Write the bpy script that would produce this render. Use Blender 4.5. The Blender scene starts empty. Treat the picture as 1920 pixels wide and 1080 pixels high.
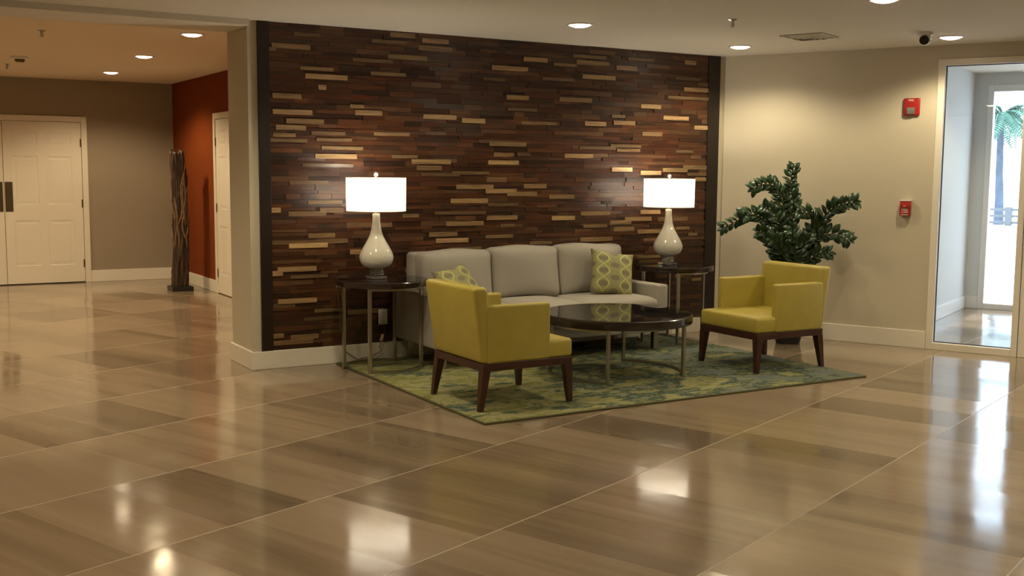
import bpy, bmesh, math, random
from mathutils import Vector, Matrix
random.seed(7)
PI = math.pi
COL = bpy.context.scene.collection
# ------------------------------------------------------------------ camera
YAW, PITCH, ROLL, FPX, HCAM = 1.035279149, 0.106023943, 0.007916930, 2068.801, 1.47
fw = Vector((math.cos(YAW)*math.cos(PITCH), math.sin(YAW)*math.cos(PITCH), -math.sin(PITCH)))
rt0 = Vector((math.sin(YAW), -math.cos(YAW), 0)); up0 = rt0.cross(fw)
rt = rt0*math.cos(ROLL) + up0*math.sin(ROLL); up = -rt0*math.sin(ROLL) + up0*math.cos(ROLL)
cd = bpy.data.cameras.new('camera'); cam = bpy.data.objects.new('camera', cd); COL.objects.link(cam)
cd.sensor_width = 36; cd.lens = FPX/1920*36; cd.clip_end = 200
cam.matrix_world = Matrix(((rt.x, up.x, -fw.x, 0), (rt.y, up.y, -fw.y, 0), (rt.z, up.z, -fw.z, HCAM), (0, 0, 0, 1)))
bpy.context.scene.camera = cam
# ------------------------------------------------------------------ world and exposure
w = bpy.data.worlds.new('world'); bpy.context.scene.world = w; w.use_nodes = True
bg = w.node_tree.nodes['Background']; bg.inputs[0].default_value = (0.74, 0.88, 1.0, 1); bg.inputs[1].default_value = 5.0
sd = bpy.data.lights.new('sun', 'SUN'); sd.energy = 7; sd.angle = 0.02; sd.color = (1, .96, .9)
so = bpy.data.objects.new('sun', sd); COL.objects.link(so); so.rotation_euler = Vector((-.9006*.60, -.4347*.60, -.80)).to_track_quat('-Z', 'Y').to_euler()
vs = bpy.context.scene.view_settings
vs.view_transform = 'Standard'; vs.look = 'None'; vs.gamma = 1; vs.exposure = 0.2
bpy.context.scene.display_settings.display_device = 'sRGB'
LW = (1, .86, .57); LC = (1, .79, .48)        # main downlights, corridor downlights
P_MAIN, P_HALL, P_LAMP, P_VEST = 51, 128, 16, 30
# ------------------------------------------------------------------ node helpers
def new_mat(name):
    m = bpy.data.materials.new(name); m.use_nodes = True
    return m, m.node_tree, m.node_tree.nodes['Principled BSDF']
def ramp(nt, stops):
    r = nt.nodes.new('ShaderNodeValToRGB'); e = r.color_ramp.elements
    e[0].position = stops[0][0]; e[0].color = (*stops[0][1], 1)
    e[1].position = stops[-1][0]; e[1].color = (*stops[-1][1], 1)
    for p, c in stops[1:-1]:
        n = e.new(p); n.color = (*c, 1)
    return r
def math_n(nt, op, a=None, b=None, c=None):
    n = nt.nodes.new('ShaderNodeMath'); n.operation = op
    for i, v in enumerate((a, b, c)):
        if v is None: continue
        if isinstance(v, (int, float)): n.inputs[i].default_value = v
        else: nt.links.new(v, n.inputs[i])
    return n.outputs[0]
def noise(nt, vec, scale, detail=3, rough=.5, dist=0):
    n = nt.nodes.new('ShaderNodeTexNoise'); n.inputs['Scale'].default_value = scale
    n.inputs['Detail'].default_value = detail; n.inputs['Roughness'].default_value = rough
    n.inputs['Distortion'].default_value = dist
    if vec is not None: nt.links.new(vec, n.inputs['Vector'])
    return n
def mapping(nt, vec, scale=(1, 1, 1), loc=(0, 0, 0), rot=(0, 0, 0)):
    m = nt.nodes.new('ShaderNodeMapping'); m.inputs['Scale'].default_value = scale
    m.inputs['Location'].default_value = loc; m.inputs['Rotation'].default_value = rot
    nt.links.new(vec, m.inputs['Vector']); return m.outputs[0]
def objco(nt):
    return nt.nodes.new('ShaderNodeTexCoord').outputs['Object']
def mixc(nt, f, a, b, mode='MIX'):
    m = nt.nodes.new('ShaderNodeMix'); m.data_type = 'RGBA'; m.blend_type = mode
    for s, v in ((m.inputs[0], f), (m.inputs[6], a), (m.inputs[7], b)):
        if isinstance(v, (int, float)): s.default_value = v
        elif isinstance(v, tuple): s.default_value = (*v, 1) if len(v) == 3 else v
        else: nt.links.new(v, s)
    return m.outputs[2]
def bump(nt, b, h, strength=.2, dist=.002):
    n = nt.nodes.new('ShaderNodeBump'); n.inputs['Strength'].default_value = strength; n.inputs['Distance'].default_value = dist
    nt.links.new(h, n.inputs['Height']); nt.links.new(n.outputs[0], b.inputs['Normal'])
def plain(name, col, rough=.5, metal=0, var=.06, nscale=20, bstr=0, bdist=.001, spec=None, coat=0):
    m, nt, b = new_mat(name)
    n = noise(nt, objco(nt), nscale, 4)
    lo = tuple(max(0, c*(1-var)) for c in col); hi = tuple(min(1, c*(1+var)) for c in col)
    r = ramp(nt, [(.3, lo), (.7, hi)]); nt.links.new(n.outputs[0], r.inputs[0]); nt.links.new(r.outputs[0], b.inputs['Base Color'])
    b.inputs['Roughness'].default_value = rough; b.inputs['Metallic'].default_value = metal
    if spec is not None: b.inputs['Specular IOR Level'].default_value = spec
    if coat: b.inputs['Coat Weight'].default_value = coat; b.inputs['Coat Roughness'].default_value = .06
    if bstr: bump(nt, b, n.outputs[0], bstr, bdist)
    return m
M = {}
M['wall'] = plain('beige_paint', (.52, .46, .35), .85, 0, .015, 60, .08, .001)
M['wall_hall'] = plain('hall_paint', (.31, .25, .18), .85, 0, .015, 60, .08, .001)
M['wall_vest'] = plain('grey_paint', (.60, .61, .60), .85, 0, .015, 60)
M['orange'] = plain('orange_paint', (.195, .040, .006), 1, 0, .02, 60, .08, .001, spec=.15)
M['ceiling'] = plain('ceiling_paint', (.66, .615, .53), .9, 0, .01, 90, .15, .001)
M['ceiling_hall'] = plain('hall_ceiling_paint', (.80, .68, .52), .9, 0, .01, 90, .15, .001)
M['trim'] = plain('white_trim_paint', (.74, .68, .58), .4, 0, .01, 30)
M['door'] = plain('white_door_paint', (.74, .67, .56), .42, 0, .01, 30)
M['white_frame'] = plain('white_frame_paint', (.72, .70, .67), .4, 0, .01, 30)
M['dark_gap'] = plain('black_gasket_and_shade', (.012, .012, .012), .6)  # gasket rubber, also the painted shade of the door gap and the duct
M['brass'] = plain('aged_brass', (.18, .12, .06), .35, .9, .1)
M['bronze'] = plain('dark_bronze', (.10, .075, .045), .45, .7, .12, 12)
M['nickel'] = plain('brushed_nickel', (.47, .44, .39), .28, 1, .04, 60)
M['espresso'] = plain('espresso_wood', (.020, .011, .008), .22, 0, .25, 12, 0, spec=.5, coat=.4)
M['walnut'] = plain('walnut_wood', (.050, .018, .011), .35, 0, .3, 14)
M['black_glass'] = plain('black_glass', (.008, .008, .009), .035, 0, .05, spec=.9)
M['sofa'] = plain('grey_upholstery', (.34, .31, .27), .95, 0, .05, 260, .35, .0015)
M['seat'] = plain('mustard_vinyl', (.41, .325, .058), .45, 0, .05, 9, .08, .002)
M['ceramic'] = plain('white_crackle_ceramic', (.66, .63, .55), .08, 0, .03, 40, coat=.6)
M['green'] = plain('glossy_leaf_green', (.014, .040, .011), .36, 0, .35, 18, coat=.12)
M['stem'] = plain('leaf_stem_green', (.035, .055, .018), .45, 0, .2)
M['pot'] = plain('black_pot', (.010, .009, .009), .35)
M['soil'] = plain('potting_soil', (.02, .013, .008), .95, 0, .4, 60, .5, .01)
M['red'] = plain('red_plastic', (.34, .020, .016), .3, 0, .03)
M['white_ink'] = plain('white_lettering', (.85, .75, .70), .6)
M['white_plastic'] = plain('white_plastic', (.72, .70, .66), .35)
M['black_plastic'] = plain('black_plastic', (.012, .012, .012), .12)
M['vent'] = plain('vent_metal', (.50, .46, .38), .5)
M['cord'] = plain('brown_cord', (.12, .085, .05), .5)
M['tag'] = plain('paper_tag', (.6, .42, .36), .6)
M['concrete'] = plain('pale_concrete', (.50, .51, .52), .9, 0, .06, 2)
M['rail'] = plain('painted_rail', (.15, .16, .17), .6)
M['bark'] = plain('palm_bark', (.10, .125, .17), .9, 0, .3, 6, .5, .03)
M['frond'] = plain('palm_frond', (.10, .22, .16), .6, 0, .3, 4)
def glass_mat(name, rough=0, tint=(.97, .985, 1)):
    # window glass as a thin sheet: clear with a fresnel reflection
    m, nt, b = new_mat(name); nt.nodes.remove(b)
    tr = nt.nodes.new('ShaderNodeBsdfTransparent'); tr.inputs[0].default_value = (*tint, 1)
    gl = nt.nodes.new('ShaderNodeBsdfGlossy'); gl.inputs['Roughness'].default_value = rough
    lw = nt.nodes.new('ShaderNodeLayerWeight'); lw.inputs[0].default_value = .5
    f5 = math_n(nt, 'POWER', lw.outputs['Facing'], 5.0); fr = math_n(nt, 'ADD', math_n(nt, 'MULTIPLY', f5, .9), .045)
    mx = nt.nodes.new('ShaderNodeMixShader'); nt.links.new(fr, mx.inputs[0])
    nt.links.new(tr.outputs[0], mx.inputs[1]); nt.links.new(gl.outputs[0], mx.inputs[2])
    nt.links.new(mx.outputs[0], nt.nodes['Material Output'].inputs[0]); return m
M['glass'] = glass_mat('window_glass')
def crystal():
    m, nt, b = new_mat('crystal'); b.inputs['Base Color'].default_value = (.95, .95, .95, 1)
    b.inputs['Transmission Weight'].default_value = .9; b.inputs['Roughness'].default_value = .02; b.inputs['IOR'].default_value = 1.52
    return m
M['crystal'] = crystal()
def emis(name, col, s):
    m, nt, b = new_mat(name); b.inputs['Base Color'].default_value = (*col, 1)
    b.inputs['Emission Color'].default_value = (*col, 1); b.inputs['Emission Strength'].default_value = s; return m
M['lens_main'] = emis('lit_downlight_lens', (1, .86, .66), 14)
M['lens_hall'] = emis('lit_hall_lens', (1, .80, .56), 14)
M['bulb'] = emis('lit_bulb', (1, .86, .66), 30)
def shade_mat():
    m, nt, b = new_mat('white_linen_shade'); nt.nodes.remove(b)
    t = nt.nodes.new('ShaderNodeBsdfTranslucent'); t.inputs[0].default_value = (.92, .88, .80, 1)
    d = nt.nodes.new('ShaderNodeBsdfDiffuse'); d.inputs[0].default_value = (.85, .82, .75, 1)
    n = noise(nt, objco(nt), 400, 2); r = ramp(nt, [(.3, (.86, .82, .74)), (.7, (.96, .92, .84))])
    nt.links.new(n.outputs[0], r.inputs[0]); nt.links.new(r.outputs[0], t.inputs[0])
    mx = nt.nodes.new('ShaderNodeMixShader'); mx.inputs[0].default_value = .15
    nt.links.new(t.outputs[0], mx.inputs[1]); nt.links.new(d.outputs[0], mx.inputs[2])
    nt.links.new(mx.outputs[0], nt.nodes['Material Output'].inputs[0]); return m
M['shade'] = shade_mat()
def glow_shade():      # drum shade linen, with emission added to imitate bulb light shining through
    m, nt, b = new_mat('glowing_linen_shade'); nt.nodes.remove(b)
    t = nt.nodes.new('ShaderNodeBsdfTranslucent'); t.inputs[0].default_value = (.95, .93, .88, 1)
    e_ = nt.nodes.new('ShaderNodeEmission'); e_.inputs[0].default_value = (1, .93, .80, 1); e_.inputs[1].default_value = .7
    a_ = nt.nodes.new('ShaderNodeAddShader'); nt.links.new(t.outputs[0], a_.inputs[0]); nt.links.new(e_.outputs[0], a_.inputs[1])
    nt.links.new(a_.outputs[0], nt.nodes['Material Output'].inputs[0]); return m
M['glow'] = glow_shade()
def floor_mat():
    m, nt, b = new_mat('polished_striped_tile')
    co = objco(nt); sp = nt.nodes.new('ShaderNodeSeparateXYZ')
    TH = 0.372884575
    rm = mapping(nt, co, rot=(0, 0, -TH)); nt.links.new(rm, sp.inputs[0])
    t, s = sp.outputs[0], sp.outputs[1]
    W, Lh = .4417, .8875
    srow = math_n(nt, 'DIVIDE', math_n(nt, 'SUBTRACT', s, 1.86), Lh)
    row = math_n(nt, 'FLOOR', srow); fs = math_n(nt, 'SUBTRACT', srow, row)
    tt = math_n(nt, 'DIVIDE', math_n(nt, 'ADD', math_n(nt, 'SUBTRACT', t, .365), math_n(nt, 'MULTIPLY', row, .1205)), W)
    colm = math_n(nt, 'FLOOR', tt); ft = math_n(nt, 'SUBTRACT', tt, colm)
    cid = nt.nodes.new('ShaderNodeCombineXYZ'); nt.links.new(row, cid.inputs[0]); nt.links.new(colm, cid.inputs[1])
    wn = nt.nodes.new('ShaderNodeTexWhiteNoise'); wn.noise_dimensions = '3D'; nt.links.new(cid.outputs[0], wn.inputs['Vector'])
    spc = nt.nodes.new('ShaderNodeSeparateColor'); nt.links.new(wn.outputs['Color'], spc.inputs[0])
    # streaks run along s inside each tile
    cs = nt.nodes.new('ShaderNodeCombineXYZ')
    nt.links.new(math_n(nt, 'ADD', math_n(nt, 'MULTIPLY', t, 5.0), math_n(nt, 'MULTIPLY', spc.outputs[0], 50)), cs.inputs[0])
    nt.links.new(math_n(nt, 'ADD', math_n(nt, 'MULTIPLY', s, .35), math_n(nt, 'MULTIPLY', spc.outputs[1], 50)), cs.inputs[1])
    n1 = noise(nt, cs.outputs[0], 1.0, 5, .6, .3)
    tone = math_n(nt, 'ADD', math_n(nt, 'ADD', math_n(nt, 'MULTIPLY', n1.outputs[0], .62), .20), math_n(nt, 'MULTIPLY', math_n(nt, 'SUBTRACT', spc.outputs[2], .5), .26))
    r = ramp(nt, [(.28, (.125, .092, .060)), (.44, (.200, .147, .097)), (.56, (.265, .196, .132)), (.72, (.31, .235, .163))])
    nt.links.new(tone, r.inputs[0])
    # grout: long joints (s) wider and paler, cross joints hairline
    def edge(f, size, wd):
        d = math_n(nt, 'MULTIPLY', math_n(nt, 'MINIMUM', f, math_n(nt, 'SUBTRACT', 1.0, f)), size)
        return math_n(nt, 'LESS_THAN', d, wd)
    g1 = edge(fs, Lh, .0032); g2 = edge(ft, W, .0016)
    c1 = mixc(nt, math_n(nt, 'MULTIPLY', g1, .8), r.outputs[0], (.38, .30, .215))
    c2 = mixc(nt, math_n(nt, 'MULTIPLY', g2, .5), c1, (.34, .27, .19))
    nt.links.new(c2, b.inputs['Base Color'])
    nr = noise(nt, co, 2.2, 3); rr = ramp(nt, [(.3, (.075,)*3), (.75, (.16,)*3)]); nt.links.new(nr.outputs[0], rr.inputs[0])
    nt.links.new(math_n(nt, 'ADD', rr.outputs[0], math_n(nt, 'MULTIPLY', g1, .3)), b.inputs['Roughness'])
    b.inputs['Specular IOR Level'].default_value = .6
    # every tile lies at a very slightly different tilt, and its surface waves a little
    ge = nt.nodes.new('ShaderNodeNewGeometry')
    off = nt.nodes.new('ShaderNodeVectorMath'); off.operation = 'SUBTRACT'; nt.links.new(wn.outputs['Color'], off.inputs[0]); off.inputs[1].default_value = (.5, .5, .5)
    sc = nt.nodes.new('ShaderNodeVectorMath'); sc.operation = 'MULTIPLY'; nt.links.new(off.outputs[0], sc.inputs[0]); sc.inputs[1].default_value = (.020, .020, 0)
    ad = nt.nodes.new('ShaderNodeVectorMath'); ad.operation = 'ADD'; nt.links.new(ge.outputs['Normal'], ad.inputs[0]); nt.links.new(sc.outputs[0], ad.inputs[1])
    nb = noise(nt, co, 3.0, 2); bp = nt.nodes.new('ShaderNodeBump'); bp.inputs['Strength'].default_value = .25; bp.inputs['Distance'].default_value = .004
    nt.links.new(nb.outputs[0], bp.inputs['Height']); nt.links.new(ad.outputs[0], bp.inputs['Normal']); nt.links.new(bp.outputs[0], b.inputs['Normal'])
    return m
M['floor'] = floor_mat()
def planks_mat():
    m, nt, b = new_mat('reclaimed_wood_strips')
    at = nt.nodes.new('ShaderNodeAttribute'); at.attribute_name = 'Col'
    v = mapping(nt, objco(nt), (3.0, 30, 55)); n = noise(nt, v, 1.6, 6, .65, .6)
    r = ramp(nt, [(.25, (.42, .40, .38)), (.5, (1, 1, 1)), (.78, (1.7, 1.62, 1.5))]); nt.links.new(n.outputs[0], r.inputs[0])
    nt.links.new(mixc(nt, 1.0, at.outputs['Color'], r.outputs[0], 'MULTIPLY'), b.inputs['Base Color'])
    b.inputs['Roughness'].default_value = .34; b.inputs['Specular IOR Level'].default_value = .5; b.inputs['Coat Weight'].default_value = .10; b.inputs['Coat Roughness'].default_value = .28
    bump(nt, b, n.outputs[0], .25, .002); return m
M['planks'] = planks_mat()
M['dark_strip'] = plain('dark_stained_board', (.014, .007, .005), .4, 0, .3, 14)
def rug_mat():
    m, nt, b = new_mat('abstract_rug')
    co = objco(nt); sp = nt.nodes.new('ShaderNodeSeparateXYZ'); nt.links.new(co, sp.inputs[0])
    v = mapping(nt, co, (1.25, 2.1, 1), (3.3, 1.2, 0)); n1 = noise(nt, v, 2.0, 9, .70, .35)
    v2 = mapping(nt, co, (2.2, 6.5, 1), (9, 4, 0)); n2 = noise(nt, v2, 1.6, 6, .6, .3)
    # the right end of the rug is woven bluer
    gx = math_n(nt, 'MULTIPLY', math_n(nt, 'SUBTRACT', sp.outputs[0], -.1), .050)
    a = math_n(nt, 'ADD', math_n(nt, 'ADD', n1.outputs[0], gx), math_n(nt, 'MULTIPLY', math_n(nt, 'SUBTRACT', n2.outputs[0], .5), .22))
    r = ramp(nt, [(.30, (.235, .225, .085)), (.38, (.150, .160, .045)), (.43, (.290, .265, .140)), (.49, (.205, .200, .085)), (.51, (.070, .098, .062)), (.555, (.050, .080, .075)), (.575, (.215, .205, .120)), (.63, (.130, .155, .135)), (.70, (.125, .155, .160)), (.80, (.045, .068, .075))])
    nt.links.new(a, r.inputs[0]); nf = noise(nt, co, 500, 2)
    nt.links.new(mixc(nt, .25, r.outputs[0], nf.outputs[0], 'OVERLAY'), b.inputs['Base Color'])
    b.inputs['Roughness'].default_value = 1; b.inputs['Specular IOR Level'].default_value = .1
    bump(nt, b, nf.outputs[0], .6, .003); return m
M['rug'] = rug_mat()
M['rug_edge'] = plain('olive_rug_binding', (.085, .075, .028), .9)
def cushion_mat():
    m, nt, b = new_mat('ogee_print_fabric')
    co = objco(nt); sp = nt.nodes.new('ShaderNodeSeparateXYZ'); nt.links.new(co, sp.inputs[0])
    x, z = sp.outputs[0], sp.outputs[2]; p = .098; lz = .108
    wv = math_n(nt, 'MULTIPLY', math_n(nt, 'COSINE', math_n(nt, 'MULTIPLY', z, 2*PI/(lz*2))), .40)
    xx = math_n(nt, 'DIVIDE', x, p)
    def band(sign, off, wd):
        u = math_n(nt, 'ADD', math_n(nt, 'ADD', math_n(nt, 'MULTIPLY', xx, .5), math_n(nt, 'MULTIPLY', wv, sign*.62)), off)
        f = math_n(nt, 'ABSOLUTE', math_n(nt, 'SUBTRACT', math_n(nt, 'FRACT', math_n(nt, 'ADD', u, 50)), .5))
        return math_n(nt, 'LESS_THAN', f, wd)
    lines = math_n(nt, 'MAXIMUM', band(1, 0, .038), band(-1, 0, .038))
    h1 = math_n(nt, 'MULTIPLY', xx, PI/2); h2 = math_n(nt, 'MULTIPLY', z, PI/lz)
    ca = math_n(nt, 'ABSOLUTE', math_n(nt, 'MULTIPLY', math_n(nt, 'SINE', h1), math_n(nt, 'COSINE', h2)))
    cb = math_n(nt, 'ABSOLUTE', math_n(nt, 'MULTIPLY', math_n(nt, 'COSINE', h1), math_n(nt, 'SINE', h2)))
    oval = math_n(nt, 'GREATER_THAN', math_n(nt, 'MAXIMUM', ca, cb), .80)
    base = mixc(nt, oval, (.27, .255, .115), (.18, .155, .095))
    nt.links.new(mixc(nt, lines, base, (.44, .43, .15)), b.inputs['Base Color'])
    b.inputs['Roughness'].default_value = .75; nf = noise(nt, co, 500, 2); bump(nt, b, nf.outputs[0], .3, .001); return m
M['cushion'] = cushion_mat()
def log_mat():
    m, nt, b = new_mat('weathered_driftwood')
    n = noise(nt, mapping(nt, objco(nt), (14, 14, 2.2)), 1.3, 7, .7, 1.2)
    r = ramp(nt, [(.32, (.012, .006, .004)), (.50, (.055, .026, .014)), (.64, (.12, .065, .035)), (.80, (.26, .18, .11))])
    nt.links.new(n.outputs[0], r.inputs[0]); nt.links.new(r.outputs[0], b.inputs['Base Color']); b.inputs['Roughness'].default_value = .5
    bump(nt, b, n.outputs[0], .9, .02); return m
M['log'] = log_mat()
# ------------------------------------------------------------------ mesh helpers
class MB:
    def __init__(s): s.bm = bmesh.new()
    def box(s, x0, x1, y0, y1, z0, z1, bev=0, seg=2, fn=None, mat=None):
        r = bmesh.ops.create_cube(s.bm, size=1); vv = r['verts']
        for v in vv:
            v.co = Vector(((x0+x1)/2+v.co.x*(x1-x0), (y0+y1)/2+v.co.y*(y1-y0), (z0+z1)/2+v.co.z*(z1-z0)))
        if bev:
            ee = list({e for v in vv for e in v.link_edges})
            rr = bmesh.ops.bevel(s.bm, geom=ee, offset=bev, segments=seg, affect='EDGES', profile=.5)
            vv = [v for v in rr['verts']]
            vv = list({v for f in rr['faces'] for v in f.verts} | {v for v in vv if v.is_valid})
        if fn:
            for v in vv: v.co = Vector(fn(v.co))
        if mat:
            for v in vv: v.co = mat @ v.co
        return vv
    def tube(s, pts, r, n=10, closed=False, caps=True, flat=None):
        pts = [Vector(p) for p in pts]; rings = []; N = len(pts)
        rr = r if isinstance(r, (list, tuple)) else [r]*N
        prev = None
        for i, p in enumerate(pts):
            a = pts[(i-1) % N] if (closed or i > 0) else p; b_ = pts[(i+1) % N] if (closed or i < N-1) else p
            d = (b_-a).normalized()
            ref = prev if prev is not None else (Vector((0, 0, 1)) if abs(d.z) < .9 else Vector((1, 0, 0)))
            u = ref - d*ref.dot(d)
            if u.length < 1e-6: u = Vector((1, 0, 0)) - d*d.x
            u.normalize(); v = d.cross(u); prev = u
            rings.append([s.bm.verts.new(p + (u*math.cos(2*PI*k/n)+v*math.sin(2*PI*k/n))*rr[i]) for k in range(n)])
        for i in range(N if closed else N-1):
            A, B = rings[i], rings[(i+1) % N]
            for k in range(n): s.bm.faces.new((A[k], A[(k+1) % n], B[(k+1) % n], B[k]))
        if caps and not closed:
            s.bm.faces.new(list(reversed(rings[0]))); s.bm.faces.new(rings[-1])
        return s
    def bar(s, p0, p1, w, h, up=(0, 0, 1)):       # rectangular bar
        return s.ribbon([p0, p1], w, h, up)
    def ribbon(s, pts, w, h, up=(0, 0, 1)):
        pts = [Vector(p) for p in pts]; rings = []; U_ = Vector(up)
        for i, p in enumerate(pts):
            d = (pts[min(i+1, len(pts)-1)]-pts[max(i-1, 0)]).normalized(); sd_ = d.cross(U_).normalized(); uu = sd_.cross(d)
            rings.append([s.bm.verts.new(p+sd_*a*w/2+uu*b_*h/2) for a, b_ in ((-1, -1), (1, -1), (1, 1), (-1, 1))])
        for i in range(len(pts)-1):
            for k in range(4): s.bm.faces.new((rings[i][k], rings[i][(k+1) % 4], rings[i+1][(k+1) % 4], rings[i+1][k]))
        s.bm.faces.new(list(reversed(rings[0]))); s.bm.faces.new(rings[-1]); return s
    def lathe(s, prof, c=(0, 0, 0), n=40, capb=True, capt=True):
        c = Vector(c); rings = []
        for r, z in prof: rings.append([s.bm.verts.new(c+Vector((r*math.cos(2*PI*k/n), r*math.sin(2*PI*k/n), z))) for k in range(n)])
        for A, B in zip(rings, rings[1:]):
            for k in range(n): s.bm.faces.new((A[k], A[(k+1) % n], B[(k+1) % n], B[k]))
        if capb: s.bm.faces.new(list(reversed(rings[0])))
        if capt: s.bm.faces.new(rings[-1])
        return s
    def prism(s, poly, z0, z1):
        a = [s.bm.verts.new((x, y, z0)) for x, y in poly]; b_ = [s.bm.verts.new((x, y, z1)) for x, y in poly]; n = len(poly)
        for i in range(n): s.bm.faces.new((a[i], a[(i+1) % n], b_[(i+1) % n], b_[i]))
        s.bm.faces.new(list(reversed(a))); s.bm.faces.new(b_); return s
    def quad(s, pts): s.bm.faces.new([s.bm.verts.new(p) for p in pts]); return s
    def build(s, name, mat, parent=None, smooth=False, ang=35, mw=None):
        bmesh.ops.recalc_face_normals(s.bm, faces=s.bm.faces)
        me = bpy.data.meshes.new(name); s.bm.to_mesh(me); s.bm.free()
        o = bpy.data.objects.new(name, me); COL.objects.link(o)
        if mat: me.materials.append(M[mat] if isinstance(mat, str) else mat)
        if smooth:
            for p in me.polygons: p.use_smooth = True
            if ang < 180:
                try: me.set_sharp_from_angle(angle=math.radians(ang))
                except Exception: pass
        if parent: o.parent = parent
        if mw is not None: o.matrix_local = mw
        return o
def tag(o, label=None, cat=None, group=None, kind=None):
    if label: o['label'] = label
    if cat: o['category'] = cat
    if group: o['group'] = group
    if kind: o['kind'] = kind
    return o
def empty(name, loc, rz=0):
    o = bpy.data.objects.new(name, None); COL.objects.link(o); o.location = loc; o.rotation_euler = (0, 0, rz); o.empty_display_size = .1; return o
def copy_tree(o, parent=None):
    c = o.copy(); COL.objects.link(c); c.parent = parent
    for ch in list(o.children): copy_tree(ch, c)
    return c
def struct(mb, name, mat, parent=None, **k):
    o = mb.build(name, mat, parent, **k)
    if not parent: o['kind'] = 'structure'
    return o
# frame of the angled right-hand wall: u runs towards the viewer's right, v points out of the room
O = Vector((6.90, 7.831, 0)); UA = math.radians(115.765655) - PI
U = Vector((math.cos(UA), math.sin(UA), 0)); V = Vector((-U.y, U.x, 0))
RW = Matrix(((U.x, V.x, 0, O.x), (U.y, V.y, 0, O.y), (0, 0, 1, 0), (0, 0, 0, 1)))
def uv(u, v, z=0): return O + U*u + V*v + Vector((0, 0, z))
ZC, ZH, ZV = 2.52, 2.565, 2.556
XO, YB, Y0, Y1, X0 = 3.64, 14.94, 7.845, 8.33, 2.445      # orange wall, hall end wall, feature wall front/back, its free end
# ------------------------------------------------------------------ shell
fl = MB(); e = uv(9.2, 0)
fl.prism([(-4, -3.2), (e.x+.1, -3.2), (e.x+.1, e.y), (uv(9.2, 3.5).x, uv(9.2, 3.5).y), (uv(1.2, 3.5).x, uv(1.2, 3.5).y), (uv(.9, .2).x, uv(.9, .2).y), (7.1, 8.4), (3.85, 8.4), (3.85, 15.15), (-4, 15.15)], -.1, 0)
struct(fl, 'floor', 'floor')
c = MB(); c.prism([(-4, -3.2), (e.x+.1, -3.2), (e.x+.1, e.y), (uv(9, .1).x, uv(9, .1).y), (O.x+.12, O.y+.02), (O.x+.1, 8.3), (X0, 8.3), (X0, 7.79), (-4, 7.79)], ZC, ZC+.1)
struct(c, 'ceiling', 'ceiling')
c = MB(); c.prism([(-4, 8.27), (3.8, 8.27), (3.8, 15.1), (-4, 15.1)], ZH, ZH+.1); struct(c, 'ceiling', 'ceiling_hall')
c = MB(); c.box(-4, X0+.0, 7.785, 8.29, 2.477, ZH+.12); struct(c, 'trim_1', 'ceiling')           # the header between room and hall
c = MB(); c.box(X0, O.x+.25, Y0, Y1, 0, ZH+.1); struct(c, 'wall_back', 'wall')
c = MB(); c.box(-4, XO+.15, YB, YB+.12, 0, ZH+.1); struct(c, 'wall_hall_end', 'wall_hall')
c = MB(); c.box(XO, XO+.12, Y1, YB, 0, ZH+.1); struct(c, 'wall_orange', 'orange')
c = MB(); c.box(-4.12, -4, -3.2, 15.1, 0, ZH+.1); struct(c, 'wall_left', 'wall')
c = MB(); c.box(-4.1, e.x+.2, -3.3, -3.2, 0, ZC+.1); struct(c, 'wall_front', 'wall')
c = MB(); c.box(e.x+.02, e.x+.12, -3.2, e.y+.1, 0, ZC+.1); struct(c, 'wall_side', 'wall')
# right wall with the glazed opening into the vestibule (u 1.87 .. 4.15)
c = MB()
c.box(0, 1.872, 0, .14, 0, ZC+.1); c.box(1.872, 4.3, 0, .14, 2.404, ZC+.1); c.box(4.3, 9.3, 0, .14, 0, ZC+.1)
struct(c, 'wall_right', 'wall', mw=RW)
# baseboards
c = MB(); c.box(X0-.015, O.x, Y0-.030, Y0, 0, .133, .004); c.box(X0-.015, X0, Y0-.01, Y1+.015, 0, .138, .004); struct(c, 'baseboard_back', 'trim')
c = MB(); c.box(0, 1.868, -.016, 0, 0, .15, .004); struct(c, 'baseboard_right', 'trim', mw=RW)
c = MB(); c.box(2.556, XO, YB-.016, YB, 0, .15, .004); struct(c, 'baseboard_hall_end', 'trim')
c = MB(); c.box(XO-.016, XO, 12.985, YB, 0, .145, .004); c.box(XO-.016, XO, Y1, 11.9, 0, .145, .004); struct(c, 'baseboard_orange', 'trim')
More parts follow.
